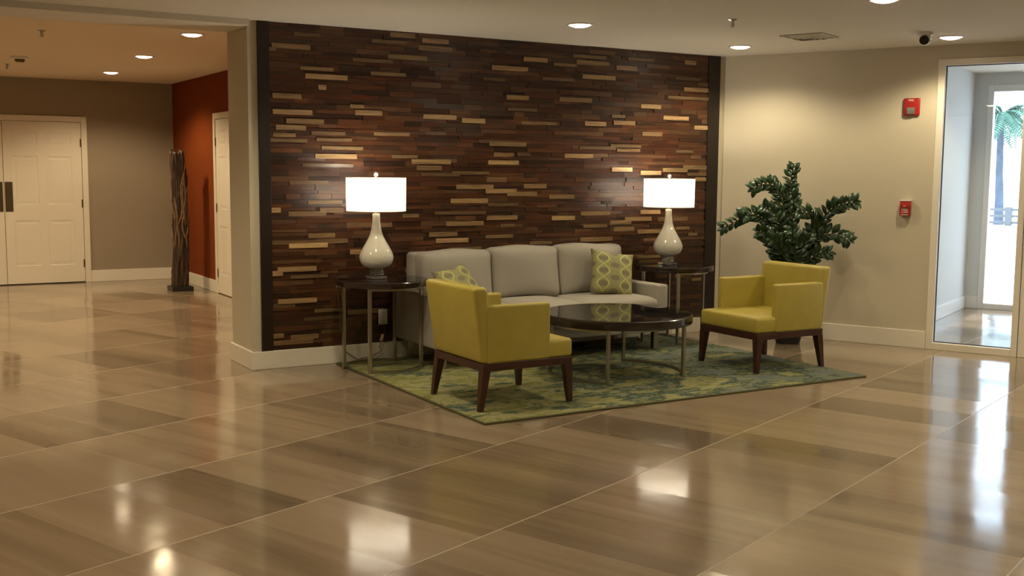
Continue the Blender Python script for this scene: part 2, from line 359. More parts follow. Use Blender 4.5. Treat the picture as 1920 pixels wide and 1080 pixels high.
# ------------------------------------------------------------------ feature wall of wood strips
PX0, PX1, PZ0, PZ1 = 2.60, 6.70, .135, 2.518
LIGHT = [(2.62,2.91,2.350,0.60),(2.59,2.65,2.328,0.50),(3.55,3.76,2.490,0.60),(3.40,3.68,2.433,0.50),(3.53,3.86,2.326,0.60),(3.24,3.57,2.288,0.45),(2.83,3.09,2.201,0.50),(2.87,3.20,2.150,0.75),(3.39,3.68,2.195,0.50),(2.97,3.03,2.073,0.80),(2.62,2.84,2.000,0.60),(2.62,2.92,1.882,0.70),(3.22,3.33,1.943,0.50),(3.26,3.48,1.894,0.80),(3.82,4.05,2.465,0.60),(3.79,4.08,2.405,0.60),(4.44,4.78,2.296,0.75),(4.74,4.97,2.377,0.80),(4.92,5.24,2.232,0.50),(4.58,4.79,2.062,0.70),(5.03,5.26,2.353,0.50),(4.36,4.57,2.202,0.35),(4.59,4.87,1.965,0.35),(5.22,5.56,2.433,0.50),(5.26,5.59,2.382,0.60),(5.67,5.89,2.354,0.65),(5.32,5.66,2.265,0.70),(5.79,6.07,2.437,0.35),(6.42,6.55,2.441,0.60),(6.42,6.72,2.204,0.60),(6.24,6.73,2.129,0.45),(5.09,5.42,2.063,0.60),(5.94,6.16,2.036,0.75),(5.63,5.77,1.944,0.50),(6.19,6.48,1.947,0.90),(5.35,5.57,1.869,0.70),(5.65,5.88,1.886,0.60),(6.55,6.72,1.868,0.90),(6.32,6.61,2.303,0.35),(2.72,3.01,1.821,0.60),(2.64,2.87,1.766,0.60),(2.62,2.79,1.715,0.50),(2.91,3.18,1.731,0.40),(2.59,2.88,1.677,0.40),(2.95,3.23,1.692,0.45),(2.99,3.32,1.628,0.45),(2.94,3.27,1.568,0.75),(2.84,3.24,1.494,0.35),(3.41,3.71,1.737,0.50),(3.56,3.78,1.574,0.40),(3.73,4.07,1.537,0.65),(2.74,3.04,1.369,0.50),(3.77,3.99,1.481,0.55),(2.88,3.15,1.225,0.50),(3.83,4.12,1.883,0.75),(4.17,4.38,1.859,0.90),(4.42,4.77,1.685,0.55),(4.41,4.70,1.534,0.75),(4.46,4.65,1.594,0.55),(4.72,5.06,1.857,0.40),(5.15,5.44,1.602,0.80),(4.08,4.42,1.450,0.45),(3.81,4.15,1.431,0.35),(4.12,4.46,1.335,0.65),(4.39,4.68,1.306,0.70),(4.59,4.88,1.277,0.65),(4.75,4.97,1.339,0.60),(5.00,5.25,1.253,0.60),(4.07,4.41,1.224,0.75),(5.96,6.18,1.804,0.60),(5.62,5.95,1.694,0.40),(5.69,5.94,1.653,0.40),(5.64,5.86,1.483,0.95),(5.95,6.18,1.460,0.95),(6.20,6.48,1.487,0.55),(6.43,6.72,1.511,0.60),(6.57,6.72,1.405,0.60),(6.48,6.71,1.449,0.40),(5.30,5.68,1.666,0.35),(6.34,6.54,1.653,0.35),(2.59,2.67,1.165,0.75),(2.97,3.16,1.164,0.55),(2.73,3.02,1.137,0.60),(2.88,3.09,0.978,0.55),(2.73,3.03,0.905,0.95),(3.21,3.30,0.842,0.90),(4.41,4.70,1.195,0.35),(3.93,4.39,1.126,0.45),(4.40,4.69,1.082,0.65),(4.03,4.37,1.045,0.75),(4.53,4.66,1.024,0.45),(3.88,4.13,0.963,0.60),(3.94,4.23,0.910,0.80),(4.39,4.65,0.936,0.50),(5.03,5.26,1.078,0.80),(3.65,3.79,1.115,0.50),(4.06,4.35,0.843,0.45),(4.81,5.03,0.871,0.35),(2.64,2.94,0.729,0.75),(2.59,2.68,0.704,0.75),(2.74,3.03,0.670,0.35),(2.64,2.94,0.498,0.75),(2.92,3.15,0.412,0.50),(3.19,3.49,0.382,0.60),(2.84,3.14,0.350,0.35),(2.60,2.68,0.241,0.60),(2.73,2.95,0.218,0.55),(2.97,3.14,0.242,0.30),(5.32,5.63,1.109,0.60),(5.96,6.18,1.111,0.80),(5.79,6.08,1.052,0.60),(5.63,5.86,1.025,0.60),(5.35,5.60,0.999,0.50),(5.67,5.89,0.965,0.60),(5.93,6.19,0.941,0.70),(5.32,5.66,0.884,0.60),(6.36,6.52,0.967,0.45),(5.93,6.19,0.713,0.50),(5.95,6.13,0.675,0.30),(6.51,6.61,0.906,0.50),(6.56,6.68,0.487,0.50),(6.36,6.46,0.528,0.40),(3.67,3.74,0.685,0.70)]
bm = bmesh.new(); cl = bm.loops.layers.float_color.new('Col')
def pbox(x0, x1, z0, z1, y, colr):
    tv, th = random.uniform(-.0011, .0011), random.uniform(-.0018, .0018)      # strips sit slightly out of true
    vs_ = [bm.verts.new(p) for p in ((x0, y-tv-th, z0), (x1, y-tv+th, z0), (x1, y+tv+th, z1), (x0, y+tv-th, z1), (x0, Y0, z0), (x1, Y0, z0), (x1, Y0, z1), (x0, Y0, z1))]
    for q in ((0, 1, 2, 3), (0, 4, 5, 1), (1, 5, 6, 2), (2, 6, 7, 3), (3, 7, 4, 0)):
        f = bm.faces.new([vs_[k] for k in q])
        for l in f.loops: l[cl] = (*colr, 1)
DARK = [(.034, .012, .006), (.050, .018, .008), (.064, .024, .010), (.082, .031, .012), (.026, .011, .006), (.055, .022, .010), (.078, .034, .015), (.090, .046, .024), (.046, .015, .007), (.060, .020, .009), (.042, .020, .011)]
z = PZ0
while z < PZ1-.004:
    h = random.choice((.024, .028, .034, .040)); h = min(h, PZ1-z)
    if PZ1-z-h < .012: h = PZ1-z
    x = PX0
    while x < PX1-.001:
        l = random.uniform(.09, .40); x2 = min(x+l, PX1)
        if PX1-x2 < .05: x2 = PX1
        k = random.random()
        cc = random.choice(DARK); cc = (cc[0], cc[1]*.90, cc[2]*.78); j = random.uniform(.72, 1.25)
        if k > .985: cc = (.16, .09, .045)
        pbox(x, x2-.0006, z, z+h-.0006, Y0-random.uniform(.009, .019), tuple(v*j for v in cc)); x = x2
    z += h
for a, b_, zz, k in LIGHT:
    h = .036 if k >= .55 else .026
    j = random.uniform(.95, 1.35); g_ = random.uniform(.96, 1.05); cc = (.37*j*k**1.3, .235*j*g_*k**1.35, .115*j*k**1.4)
    zz += random.uniform(-.004, .004); z0 = max(PZ0, zz-h/2); z1 = min(PZ1, zz+h/2)
    pbox(max(a, PX0), min(b_, PX1), z0, z1, Y0-.021, cc)
bmesh.ops.recalc_face_normals(bm, faces=bm.faces)
me = bpy.data.meshes.new('wall_feature'); bm.to_mesh(me); bm.free(); me.materials.append(M['planks'])
o = bpy.data.objects.new('wall_feature', me); COL.objects.link(o); o['kind'] = 'structure'
c = MB(); c.box(2.515, PX0, Y0-.024, Y0, PZ0-.005, PZ1, .002); struct(c, 'trim_2', 'dark_strip')
c = MB(); c.box(PX1, 6.835, Y0-.024, Y0, PZ0-.005, PZ1, .002); struct(c, 'trim_3', 'dark_strip')
# ------------------------------------------------------------------ six panel doors
def door_leaf(x0, x1, z0, z1, cols, rows, th=.04):
    """front face at y=0 looking to -y, raised panels pressed in; returns MB in local coordinates"""
    mb = MB(); mb.box(x0, x1, .004, th, z0, z1)
    xs = [x0]+[v for c_ in cols for v in c_]+[x1]; zs = [z0]+[v for r_ in rows for v in r_]+[z1]
    for i in range(len(xs)-1):
        for j in range(len(zs)-1):
            if i % 2 == 1 and j % 2 == 1:
                a, b_, c_, d_ = xs[i], xs[i+1], zs[j], zs[j+1]; rings = []
                for ins, y in ((0, 0), (.012, .009), (.022, .009), (.040, .002)):
                    rings.append([mb.bm.verts.new((a+ins, y, c_+ins)), mb.bm.verts.new((b_-ins, y, c_+ins)), mb.bm.verts.new((b_-ins, y, d_-ins)), mb.bm.verts.new((a+ins, y, d_-ins))])
                for A, B in zip(rings, rings[1:]):
                    for k in range(4): mb.bm.faces.new((A[k], A[(k+1) % 4], B[(k+1) % 4], B[k]))
                mb.bm.faces.new(rings[-1])
            else:
                mb.quad([(xs[i], 0, zs[j]), (xs[i+1], 0, zs[j]), (xs[i+1], 0, zs[j+1]), (xs[i], 0, zs[j+1])])
    mb.quad([(x0, 0, z0), (x0, .004, z0), (x0, .004, z1), (x0, 0, z1)]); mb.quad([(x1, 0, z0), (x1, .004, z0), (x1, .004, z1), (x1, 0, z1)])
    return mb
def hinge(zc, x):
    mb = MB(); mb.tube([(x, -.004, zc-.05), (x, -.004, zc+.05)], .008, 8); mb.box(x-.014, x+.004, -.003, 0, zc-.05, zc+.05); return mb
ROWS = ((.235, .80), (1.00, 1.60), (1.73, 1.90))
def trim_mb(x0, x1, zt, w_=.07):
    mb = MB(); mb.box(x0-w_, x0, -.018, 0, 0, zt+w_, .004); mb.box(x1, x1+w_, -.018, 0, 0, zt+w_, .004); mb.box(x0, x1, -.018, 0, zt, zt+w_, .004); return mb
d1 = empty('door_1', (0, YB-.006, 0)); d1['kind'] = 'structure'
trim_mb(.655, 2.487, 2.035).build('casing', 'door', d1)
for (a, b_) in ((1.573, 2.482), (.660, 1.566)):
    lf = door_leaf(a, b_, .014, 2.030, ((a+.105, a+.395), (a+.50, a+.79)), ROWS).build('door_leaf', 'door', d1); lf.location = (0, -.004, 0)
    hx = b_+.001 if a > 1 else a-.001
    for zc in (.245, 1.01, 1.775): hinge(zc, hx).build('hinge', 'brass', lf)
    px = (1.580, 1.668) if a > 1 else (1.470, 1.556)
    mb = MB(); mb.box(px[0], px[1], -.004, 0, .915, 1.283, .001); mb.box((px[0]+px[1])/2-.006, (px[0]+px[1])/2+.006, -.007, -.003, 1.145, 1.157, .002)
    mb.build('push_plate', 'bronze', lf)
mb = MB(); mb.box(.655, 2.487, .0, .006, 0, .014); mb.build('threshold_gap_shade', 'dark_gap', d1)  # dark strip stands in for the shade under the door leaves
d2 = empty('door_2', (XO-.006, 12.905, 0), -PI/2); d2['kind'] = 'structure'    # local x runs towards the camera
trim_mb(.0, .92, 2.035).build('casing', 'door', d2)
lf = door_leaf(.005, .915, .012, 2.030, ((.110, .40), (.51, .80)), ROWS).build('door_leaf', 'door', d2); lf.location = (0, -.004, 0)
for zc in (.245, 1.01, 1.775): hinge(zc, .006).build('hinge', 'brass', lf)
# ------------------------------------------------------------------ interior window and glass door of the vestibule
def frame_mb(u0, u1, z0, z1, w_l, w_r, w_b, w_t, v0, v1):
    mb = MB(); mb.box(u0, u0+w_l, v0, v1, z0, z1, .003); mb.box(u1-w_r, u1, v0, v1, z0, z1, .003)
    mb.box(u0+w_l, u1-w_r, v0, v1, z0, z0+w_b, .003); mb.box(u0+w_l, u1-w_r, v0, v1, z1-w_t, z1, .003); return mb
def gasket_mb(u0, u1, z0, z1, v0, v1, t=.006):
    mb = MB(); mb.box(u0, u0+t, v0, v1, z0, z1); mb.box(u1-t, u1, v0, v1, z0, z1); mb.box(u0, u1, v0, v1, z0, z0+t); mb.box(u0, u1, v0, v1, z1-t, z1); return mb
def glazed(name, u0, u1, z0, z1, wl, wr, wb, wt, v, mat='trim', gask=True):
    e_ = empty(name, (0, 0, 0)); e_.matrix_world = RW; e_['kind'] = 'structure'
    frame_mb(u0, u1, z0, z1, wl, wr, wb, wt, v-.012, v+.10).build('frame', mat, e_)
    if gask: gasket_mb(u0+wl, u1-wr, z0+wb, z1-wt, v+.035, v+.055).build('gasket', 'dark_gap', e_)
    mb = MB(); mb.box(u0+wl+.004, u1-wr-.004, v+.043, v+.046, z0+wb+.004, z1-wt-.004); mb.build('glass_pane', 'glass', e_)
    return e_
glazed('window_1', 1.870, 2.580, 0, 2.404, .055, .047, .058, .050, 0)
e_ = glazed('door_3', 2.700, 3.660, .01, 2.330, .09, .09, .11, .09, .01, 'white_frame')
mb = MB(); mb.tube([(2.745, -.06, .85), (2.745, -.06, 1.45)], .012, 12); mb.tube([(2.745, -.06, .90), (2.745, .0, .90)], .008, 8); mb.tube([(2.745, -.06, 1.40), (2.745, .0, 1.40)], .008, 8); mb.build('pull_handle', 'nickel', e_)
c = MB(); c.box(2.586, 2.694, -.008, .10, 0, 2.404, .004); c.box(2.694, 3.666, -.008, .10, 2.336, 2.404, .004); c.box(3.666, 3.77, -.008, .10, 0, 2.404, .004); struct(c, 'trim_4', 'trim', mw=RW)
glazed('window_2', 3.775, 4.295, 0, 2.404, .05, .05, .058, .050, 0)
# vestibule behind it
c = MB(); c.box(1.40, 1.515, .14, 3.4, 0, ZV+.1); struct(c, 'wall_vestibule_left', 'wall_vest', mw=RW)
c = MB(); c.box(4.75, 4.87, .14, 3.4, 0, ZV+.1); struct(c, 'wall_vestibule_right', 'wall_vest', mw=RW)
c = MB(); c.box(1.40, 4.87, .14, 3.4, ZV, ZV+.1); struct(c, 'ceiling', 'ceiling', mw=RW)
c = MB(); c.box(1.515, 1.655, 3.273, 3.40, 0, ZV); c.box(1.655, 4.75, 3.273, 3.40, 2.425, ZV); c.box(4.60, 4.75, 3.273, 3.40, 0, ZV); struct(c, 'wall_vestibule_back', 'wall_vest', mw=RW)
c = MB(); c.box(1.515, 1.530, .14, 3.273, 0, .14, .004); c.box(1.53, 1.655, 3.258, 3.273, 0, .14, .004); struct(c, 'baseboard_vestibule', 'white_frame', mw=RW)
glazed('window_3', 1.655, 2.62, 0, 2.425, .06, .06, .064, .07, 3.273, 'white_frame', False)
glazed('door_4', 2.63, 3.62, 0, 2.425, .09, .09, .12, .09, 3.273, 'white_frame', False)
glazed('window_4', 3.63, 4.60, 0, 2.425, .06, .06, .064, .07, 3.273, 'white_frame', False)
# ------------------------------------------------------------------ outside
c = MB(); c.prism([tuple(uv(*q)[:2]) for q in ((-30, 3.5), (40, 3.5), (40, 70), (-30, 70))], -.08, -.005); struct(c, 'ground', 'concrete')
c = MB(); c.box(-14, 12, 16.2, 16.5, -.01, .37); struct(c, 'wall_garden', 'concrete', mw=RW)
rl = empty('railing', uv(-1, 16.35, .37)); rl.rotation_euler = (0, 0, UA)
for z_ in (.06, .20, .34):
    mb = MB(); mb.box(-9, 9, -.02, .02, z_-.025, z_+.025); mb.build('rail', 'rail', rl)
for k in range(-5, 6):
    mb = MB(); mb.box(k*1.25+.69, k*1.25+.83, -.06, .06, 0, .40, .01); mb.build('post', 'rail', rl)
tag(rl, 'pale railing with broad posts on the low wall seen outside through the window', 'railing')
pt = empty('palm_tree', uv(-.93, 19.0, 0))
mb = MB(); pts = [(0.06, 0, -.02), (0.05, 0, .8), (.02, .02, 1.5), (0, .02, 2.2), (-.04, .03, 2.85)]
mb.tube(pts, [.13, .10, .085, .075, .09], 14); mb.build('trunk', 'bark', pt, True)
random.seed(3)
for k in range(22):
    a = 2*PI*k/22+random.uniform(-.1, .1); L_ = random.uniform(.8, 1.25); mb = MB(); sp_ = []
    rise = random.uniform(-.1, .7)
    for i in range(9):
        t_ = i/8; sp_.append(Vector((-.04+math.cos(a)*L_*t_, .03+math.sin(a)*L_*t_, 2.85+.7*rise*math.sin(t_*2.2)-.7*t_*t_)))
    mb.tube(sp_, [.02*(1-.8*i/8) for i in range(9)], 5)
    for i in range(1, 9):
        d = (sp_[i]-sp_[i-1]).normalized(); sd_ = Vector((-math.sin(a), math.cos(a), 0))
        for j in range(3):
            p = sp_[i-1].lerp(sp_[i], j/3); wdt = .20*math.sin(PI*min(1, (i+j/3)/9))+.08
            for sgn in (-1, 1):
                q = p+sd_*sgn*wdt+d*.09+Vector((0, 0, -.05)); m_ = p.lerp(q, .5)+Vector((0, 0, .02))
                mb.bm.faces.new([mb.bm.verts.new(x_) for x_ in (p-d*.02, m_-d*.03, q, m_+d*.03)])
    mb.build('frond', 'frond', pt)
tag(pt, 'palm tree with drooping green fronds standing outside beyond the low wall', 'tree')
# ------------------------------------------------------------------ ceiling fittings
def make_downlight(ring='white_plastic', lens='lens_main'):
    r = empty('downlight', (0, 0, 0))
    MB().lathe([(.098, 0), (.098, -.004), (.088, -.009), (.078, -.007), (.078, 0)], n=40, capb=False, capt=False).build('trim_ring', ring, r, True)
    MB().lathe([(.0775, -.001), (.0775, -.006), (.060, -.015), (.035, -.021), (.001, -.023)], n=36, capb=True, capt=True).build('lens', lens, r, True)
    return r
def spot(parent, z, power, col, size=math.radians(150), blend=.5):
    l = bpy.data.lights.new('downlight_beam', 'SPOT'); l.energy = power; l.color = col; l.spot_size = size; l.spot_blend = blend; l.shadow_soft_size = .08
    o = bpy.data.objects.new('downlight_beam', l); COL.objects.link(o); o.parent = parent; o.location = (0, 0, -.03); return o
dl = make_downlight(); dlh = make_downlight('white_plastic', 'lens_hall')
LAB = {0: 'lit round recessed downlight over the sofa, in front of the wood wall', 1: 'lit round downlight nearest the corner of wood wall and beige wall',
       2: 'lit round downlight beside the dome camera near the glazed frame', 3: 'lit round downlight cut by the top edge of the photo'}
main = [(4.538, 6.721), (6.431, 7.122), (7.298, 5.717), (5.413, 4.732), (2.6, 6.1), (1.0, 6.5), (1.5, 3.9), (-.4, 3.5), (6.3, 2.75), (4.4, 2.3), (2.5, 1.9), (8.3, 3.1), (5.3, .3), (2.0, -1.2), (-1.6, 1.2), (-2.6, 5.2)]  # later entries are out of view, added to brighten floor, pillar and walls
for i, (x, y) in enumerate(main):
    o = dl if i == 0 else copy_tree(dl)
    o.location = (x, y, ZC)
    tag(o, LAB.get(i, 'added round recessed downlight out of view in the lobby ceiling, brightens floor and walls'), 'ceiling light', 'lobby downlights')
for o_ in [o for o in list(COL.objects) if o.name.startswith('downlight') and o.type == 'EMPTY' and o.location.z == 0 and o != dlh]: pass
halls = [(2.437, 9.293), (2.507, 11.374), (2.599, 13.501), (-.3, 9.4), (-.25, 11.4), (-.2, 13.5), (-2.6, 10.4)]  # later entries are unseen lights added to fill the hall
HL = {0: 'lit hall downlight nearest the pillar, largest of the hall row', 1: 'middle lit downlight of the hall row', 2: 'lit hall downlight farthest back, smallest of the row'}
for i, (x, y) in enumerate(halls):
    o = dlh if i == 0 else copy_tree(dlh)
    o.location = (x, y, ZH)
    tag(o, HL.get(i, 'added round downlight out of view deeper left in the hall, fills it with light'), 'ceiling light', 'hall downlights')
vl = copy_tree(dl); p_ = uv(2.6, 1.7, ZV); vl.location = p_; tag(vl, 'lit round downlight in the ceiling of the glazed entrance beyond the window', 'ceiling light')
for o in [o for o in list(COL.objects) if o.type == 'EMPTY' and o.name.startswith('downlight')]:
    z_ = o.location.z
    if o.get('group') == 'hall downlights': spot(o, z_, P_HALL, LC)
    elif o.get('group') == 'lobby downlights': spot(o, z_, P_MAIN*(2.1 if o.location.x > 6.2 and o.location.y < 4 else 1.42 if o.location.x > 6.2 else 1.6 if (o.location.x < 3 and o.location.y > 6) else 1), LW)
    else: spot(o, z_, P_VEST, (1, .9, .8))
def make_sprinkler():
    r = empty('sprinkler_head', (0, 0, 0))
    MB().lathe([(.034, 0), (.034, -.003), (.018, -.010), (.012, -.012)], n=24).build('escutcheon', 'nickel', r, True)
    mb = MB(); mb.lathe([(.009, -.010), (.009, -.028), (.005, -.030), (.005, -.045)], n=14); mb.tube([(-.010, 0, -.026), (-.014, 0, -.038), (0, 0, -.052)], .0025, 6); mb.tube([(.010, 0, -.026), (.014, 0, -.038), (0, 0, -.052)], .0025, 6); mb.build('frame', 'nickel', r, True)
    MB().lathe([(.004, -.050), (.017, -.053), (.017, -.0545), (.004, -.056)], n=18).build('deflector', 'nickel', r, True); return r
sp0 = make_sprinkler()
for i, (x, y, z_, lb) in enumerate(((5.27, 5.92, ZC, 'small metal sprinkler head on the lobby ceiling, above the sofa and vent'), (1.349, 9.74, ZH, 'small sprinkler head on the hall ceiling, the nearer of two'), (1.457, 13.10, ZH, 'small sprinkler head on the hall ceiling behind the smoke detector'))):
    o = sp0 if i == 0 else copy_tree(sp0)
    o.location = (x, y, z_); tag(o, lb, 'sprinkler')
sm = empty('smoke_detector', (1.472, 12.165, ZH)); MB().lathe([(.085, 0), (.085, -.018), (.070, -.024), (.052, -.026)], n=36).build('base_plate', 'white_plastic', sm, True)
MB().lathe([(.050, -.026), (.046, -.045), (.034, -.056), (.001, -.058)], n=30).build('sensor_head', 'brass', sm, True); tag(sm, 'round smoke detector on the hall ceiling above the white double doors', 'smoke detector')
vt = empty('air_vent', (6.387, 6.30, ZC), math.radians(21.4))
mb = MB()
for a, b_, c_, d_ in ((-.17, .17, -.17, -.145), (-.17, .17, .145, .17), (-.17, -.145, -.145, .145), (.145, .17, -.145, .145)): mb.box(a, b_, c_, d_, -.010, 0, .002)
mb.build('frame', 'vent', vt)
for k in range(3):
    h_ = .125-.038*k; mb = MB(); z_ = -.012-.004*k
    for (p, q) in (((-h_, -h_), (h_, -h_)), ((h_, -h_), (h_, h_)), ((h_, h_), (-h_, h_)), ((-h_, h_), (-h_, -h_))):
        p1, q1 = Vector((*p, 0)), Vector((*q, 0)); i1, i2 = p1*.80, q1*.80
        mb.quad([p1+Vector((0, 0, z_+.010)), q1+Vector((0, 0, z_+.010)), i2+Vector((0, 0, z_-.008)), i1+Vector((0, 0, z_-.008))])
    o = mb.build('louver', 'vent', vt); o.modifiers.new('thickness', 'SOLIDIFY').thickness = .002
mb = MB(); mb.box(-.145, .145, -.145, .145, -.003, -.001); mb.build('duct_shade_sheet', 'dark_gap', vt)  # dark sheet stands in for the shade inside the duct
tag(vt, 'square louvered air vent in the ceiling, left of the dome camera', 'air vent')
sc = empty('security_camera', (6.924, 5.652, ZC))
MB().lathe([(.055, 0), (.055, -.020), (.046, -.028), (.040, -.034)], n=32).build('base', 'white_plastic', sc, True)
mb = MB(); bmesh.ops.create_uvsphere(mb.bm, u_segments=28, v_segments=18, radius=.044); bd = mb.build('eyeball', 'white_plastic', sc, True, 180); bd.location = (0, 0, -.052)
dirc = (Vector((0, 0, HCAM))-Vector((6.924, 5.652, ZC))).normalized(); dirc = (dirc+Vector((-.1, .12, -.1))).normalized()
mb = MB(); mb.tube([Vector((0, 0, -.052))+dirc*.026, Vector((0, 0, -.052))+dirc*.047], .034, 24); mb.build('lens', 'black_plastic', sc, True)
tag(sc, 'white dome security camera with round black lens on the ceiling', 'security camera')
# ------------------------------------------------------------------ wall devices
def txt(s_, size, mat, parent, loc, name='lettering'):
    cu = bpy.data.curves.new('t', 'FONT'); cu.body = s_; cu.size = size; cu.align_x = 'CENTER'; cu.align_y = 'CENTER'; cu.extrude = .0006
    t_ = bpy.data.objects.new('t', cu); COL.objects.link(t_); bpy.context.view_layer.update()
    me_ = bpy.data.meshes.new_from_object(t_.evaluated_get(bpy.context.evaluated_depsgraph_get())); bpy.data.objects.remove(t_)
    me_.materials.clear(); me_.materials.append(M[mat]); me_.name = name
    o_ = bpy.data.objects.new(name, me_); COL.objects.link(o_); o_.parent = parent; o_.location = loc; o_.rotation_euler = (PI/2, 0, 0); return o_
fa = empty('fire_alarm_strobe', uv(1.673, 0, 2.025)); fa.rotation_euler = (0, 0, UA)
mb = MB(); mb.box(-.066, .066, -.028, 0, -.072, .072, .010, 3); mb.build('housing', 'red', fa, True)
mb = MB(); mb.box(-.036, .030, -.048, -.026, -.062, -.004, .008, 2, fn=lambda c_: (c_.x, c_.y, c_.z)); mb.build('strobe_lens', 'crystal', fa, True)
mb = MB(); mb.box(-.030, .024, -.032, -.028, -.056, -.010, .002); mb.build('reflector', 'nickel', fa, True)
txt('FIRE', .024, 'white_ink', fa, (-.003, -.0286, .053))
tag(fa, 'red wall fire alarm with clear strobe lens, upper of the two red devices', 'fire alarm')
fp = empty('fire_pull_station', uv(1.661, 0, 1.180)); fp.rotation_euler = (0, 0, UA)
mb = MB(); mb.box(-.044, .044, -.042, 0, -.062, .062, .006, 2); mb.build('housing', 'red', fp, True)
mb = MB(); mb.box(-.040, .044, -.044, -.002, .0605, .068, .002); mb.build('top_cap', 'white_plastic', fp)
mb = MB(); mb.box(-.034, .034, -.050, -.040, .004, .034, .003); mb.build('pull_bar', 'red', fp)
txt('FIRE', .030, 'white_ink', fp, (0, -.0426, -.012)); txt('ALARM', .018, 'white_ink', fp, (0, -.0426, -.033)); txt('PULL', .012, 'white_ink', fp, (0, -.0506, .019))
mb = MB(); mb.box(-.034, .030, -.0435, -.041, -.056, -.052); mb.build('stripe', 'white_ink', fp)
tag(fp, 'small red fire pull station with white lettering, lower of the two red devices', 'fire alarm')
ot = empty('power_outlet', (3.476, Y0-.020, .333))
mb = MB(); mb.box(-.038, .038, -.006, 0, -.060, .060, .003); mb.build('cover_plate', 'white_plastic', ot)
for s_ in (-1, 1):
    mb = MB(); mb.box(-.017, .017, -.009, -.005, s_*.024-.014, s_*.024+.014, .003); mb.box(-.008, -.005, -.0095, -.0088, s_*.024-.004, s_*.024+.006); mb.box(.005, .008, -.0095, -.0088, s_*.024-.004, s_*.024+.006); mb.build('socket', 'white_plastic', ot)
tag(ot, 'white electrical outlet on the wood wall under the left side table', 'outlet')
cdn = empty('lamp_cord', (3.47, Y0-.03, .27))
mb = MB(); pts = [(0.01, 0, 0), (.015, -.01, -.05), (-.01, -.012, -.10), (-.03, -.012, -.17), (-.02, -.014, -.20), (-.10, -.014, -.24), (-.22, -.016, -.25), (-.29, -.016, -.20), (-.34, -.02, -.16)]
mb.tube(pts, .003, 6); mb.build('cable', 'cord', cdn, True)
mb = MB(); mb.box(-.012, .012, -.004, 0, -.055, 0, .001); o = mb.build('paper_tag', 'tag', cdn); o.location = (-.005, -.016, -.07); o.rotation_euler = (0, math.radians(18), 0)
tag(cdn, 'thin cord with a pale tag hanging down from the wall outlet to the baseboard', 'cord')
# ------------------------------------------------------------------ rug
rg = empty('area_rug', (4.655, 6.625, 0))
mb = MB(); mb.box(-1.57, 1.57, -1.14, 1.14, .001, .014, .003); mb.build('pile', 'rug', rg)
mb = MB()
for a, b_, c_, d_ in ((-1.585, 1.585, -1.155, -1.139), (-1.585, 1.585, 1.139, 1.155), (-1.585, -1.569, -1.139, 1.139), (1.569, 1.585, -1.139, 1.139)): mb.box(a, b_, c_, d_, .0005, .013, .003)
mb.build('binding', 'rug_edge', rg)
tag(rg, 'large green, cream and blue abstract rug under the seating group', 'rug')
RZ = .014
# ------------------------------------------------------------------ sofa
sf = empty('sofa', (4.63, 7.44, RZ)); SX, SY = 4.63, 7.44
def sbx(x0, x1, y0, y1, z0, z1, bev, seg, name, mat='sofa', fn=None, sub=0):
    mb = MB(); mb.box(x0-SX, x1-SX, y0-SY, y1-SY, z0-RZ, z1-RZ, bev, seg, fn); o = mb.build(name, mat, sf, True, 180 if sub else 50)
    return o
def cushion(x0, x1, y0, y1, z0, z1, name, axis, puff, parent, off, mat, n=12, th=.55, corner=0):
    """pillow-like block: a box grid whose faces bulge along the given axis and whose rim is rounded"""
    bm_ = bmesh.new(); cx, cy, cz = (x0+x1)/2, (y0+y1)/2, (z0+z1)/2; hx, hy, hz = (x1-x0)/2, (y1-y0)/2, (z1-z0)/2
    bmesh.ops.create_cube(bm_, size=2); bmesh.ops.subdivide_edges(bm_, edges=bm_.edges, cuts=n, use_grid_fill=True)
    for v in bm_.verts:
        p = v.co.copy(); q = [p.x, p.y, p.z]; h = [hx, hy, hz]; a = axis; o1, o2 = [k for k in range(3) if k != a]
        # rounded box
        r_ = .045
        out = [0, 0, 0]
        for k in range(3): out[k] = q[k]*h[k]
        inner = [max(-h[k]+r_, min(h[k]-r_, out[k])) for k in range(3)]
        d = Vector([out[k]-inner[k] for k in range(3)])
        if d.length > 1e-6:
            nd = d.normalized()*min(r_, max(abs(d.x), abs(d.y), abs(d.z))); out = [inner[k]+nd[k] for k in range(3)]
        f = (1-q[o1]**4)*(1-q[o2]**4); out[a] += puff*f*(q[a])
        out[o1] *= 1-.012*(1-abs(q[o2]))*0; v.co = Vector((cx+out[0], cy+out[1], cz+out[2]))-Vector(off)
    mb = MB(); mb.bm.free(); mb.bm = bm_; return mb.build(name, mat, parent, True, 180)
off = (SX, SY, RZ)
sbx(3.585, 5.675, 7.10, 7.78, .165, .315, .012, 2, 'base')
sbx(3.66, 5.60, 7.68, 7.80, .25, .835, .035, 4, 'back_frame', fn=lambda c_: (c_.x, c_.y+.02*(c_.z-.3), c_.z))
for s_ in (-1, 1):
    a = 3.57 if s_ < 0 else 5.575
    sbx(a, a+.115, 7.075, 7.79, .165, .553, .018, 3, 'arm')
for a, b_ in ((3.69, 4.262), (4.268, 4.838), (4.844, 5.572)):
    cushion(a, b_, 7.035, 7.60, .315, .452, 'seat_cushion', 2, .022, sf, off, 'sofa')
for a, b_ in ((3.69, 4.297), (4.303, 4.925), (4.931, 5.572)):
    o = cushion(a, b_, 7.50, 7.685, .455, .865 if a > 4 else .850, 'back_cushion', 1, .035, sf, off, 'sofa')
    for v in o.data.vertices:       # lean back, slumped towards the seat
        v.co.y += .10*(v.co.z-.44) + .012*math.sin(v.co.x*9+v.co.z*7); v.co.z += .008*math.sin(v.co.x*11+2)
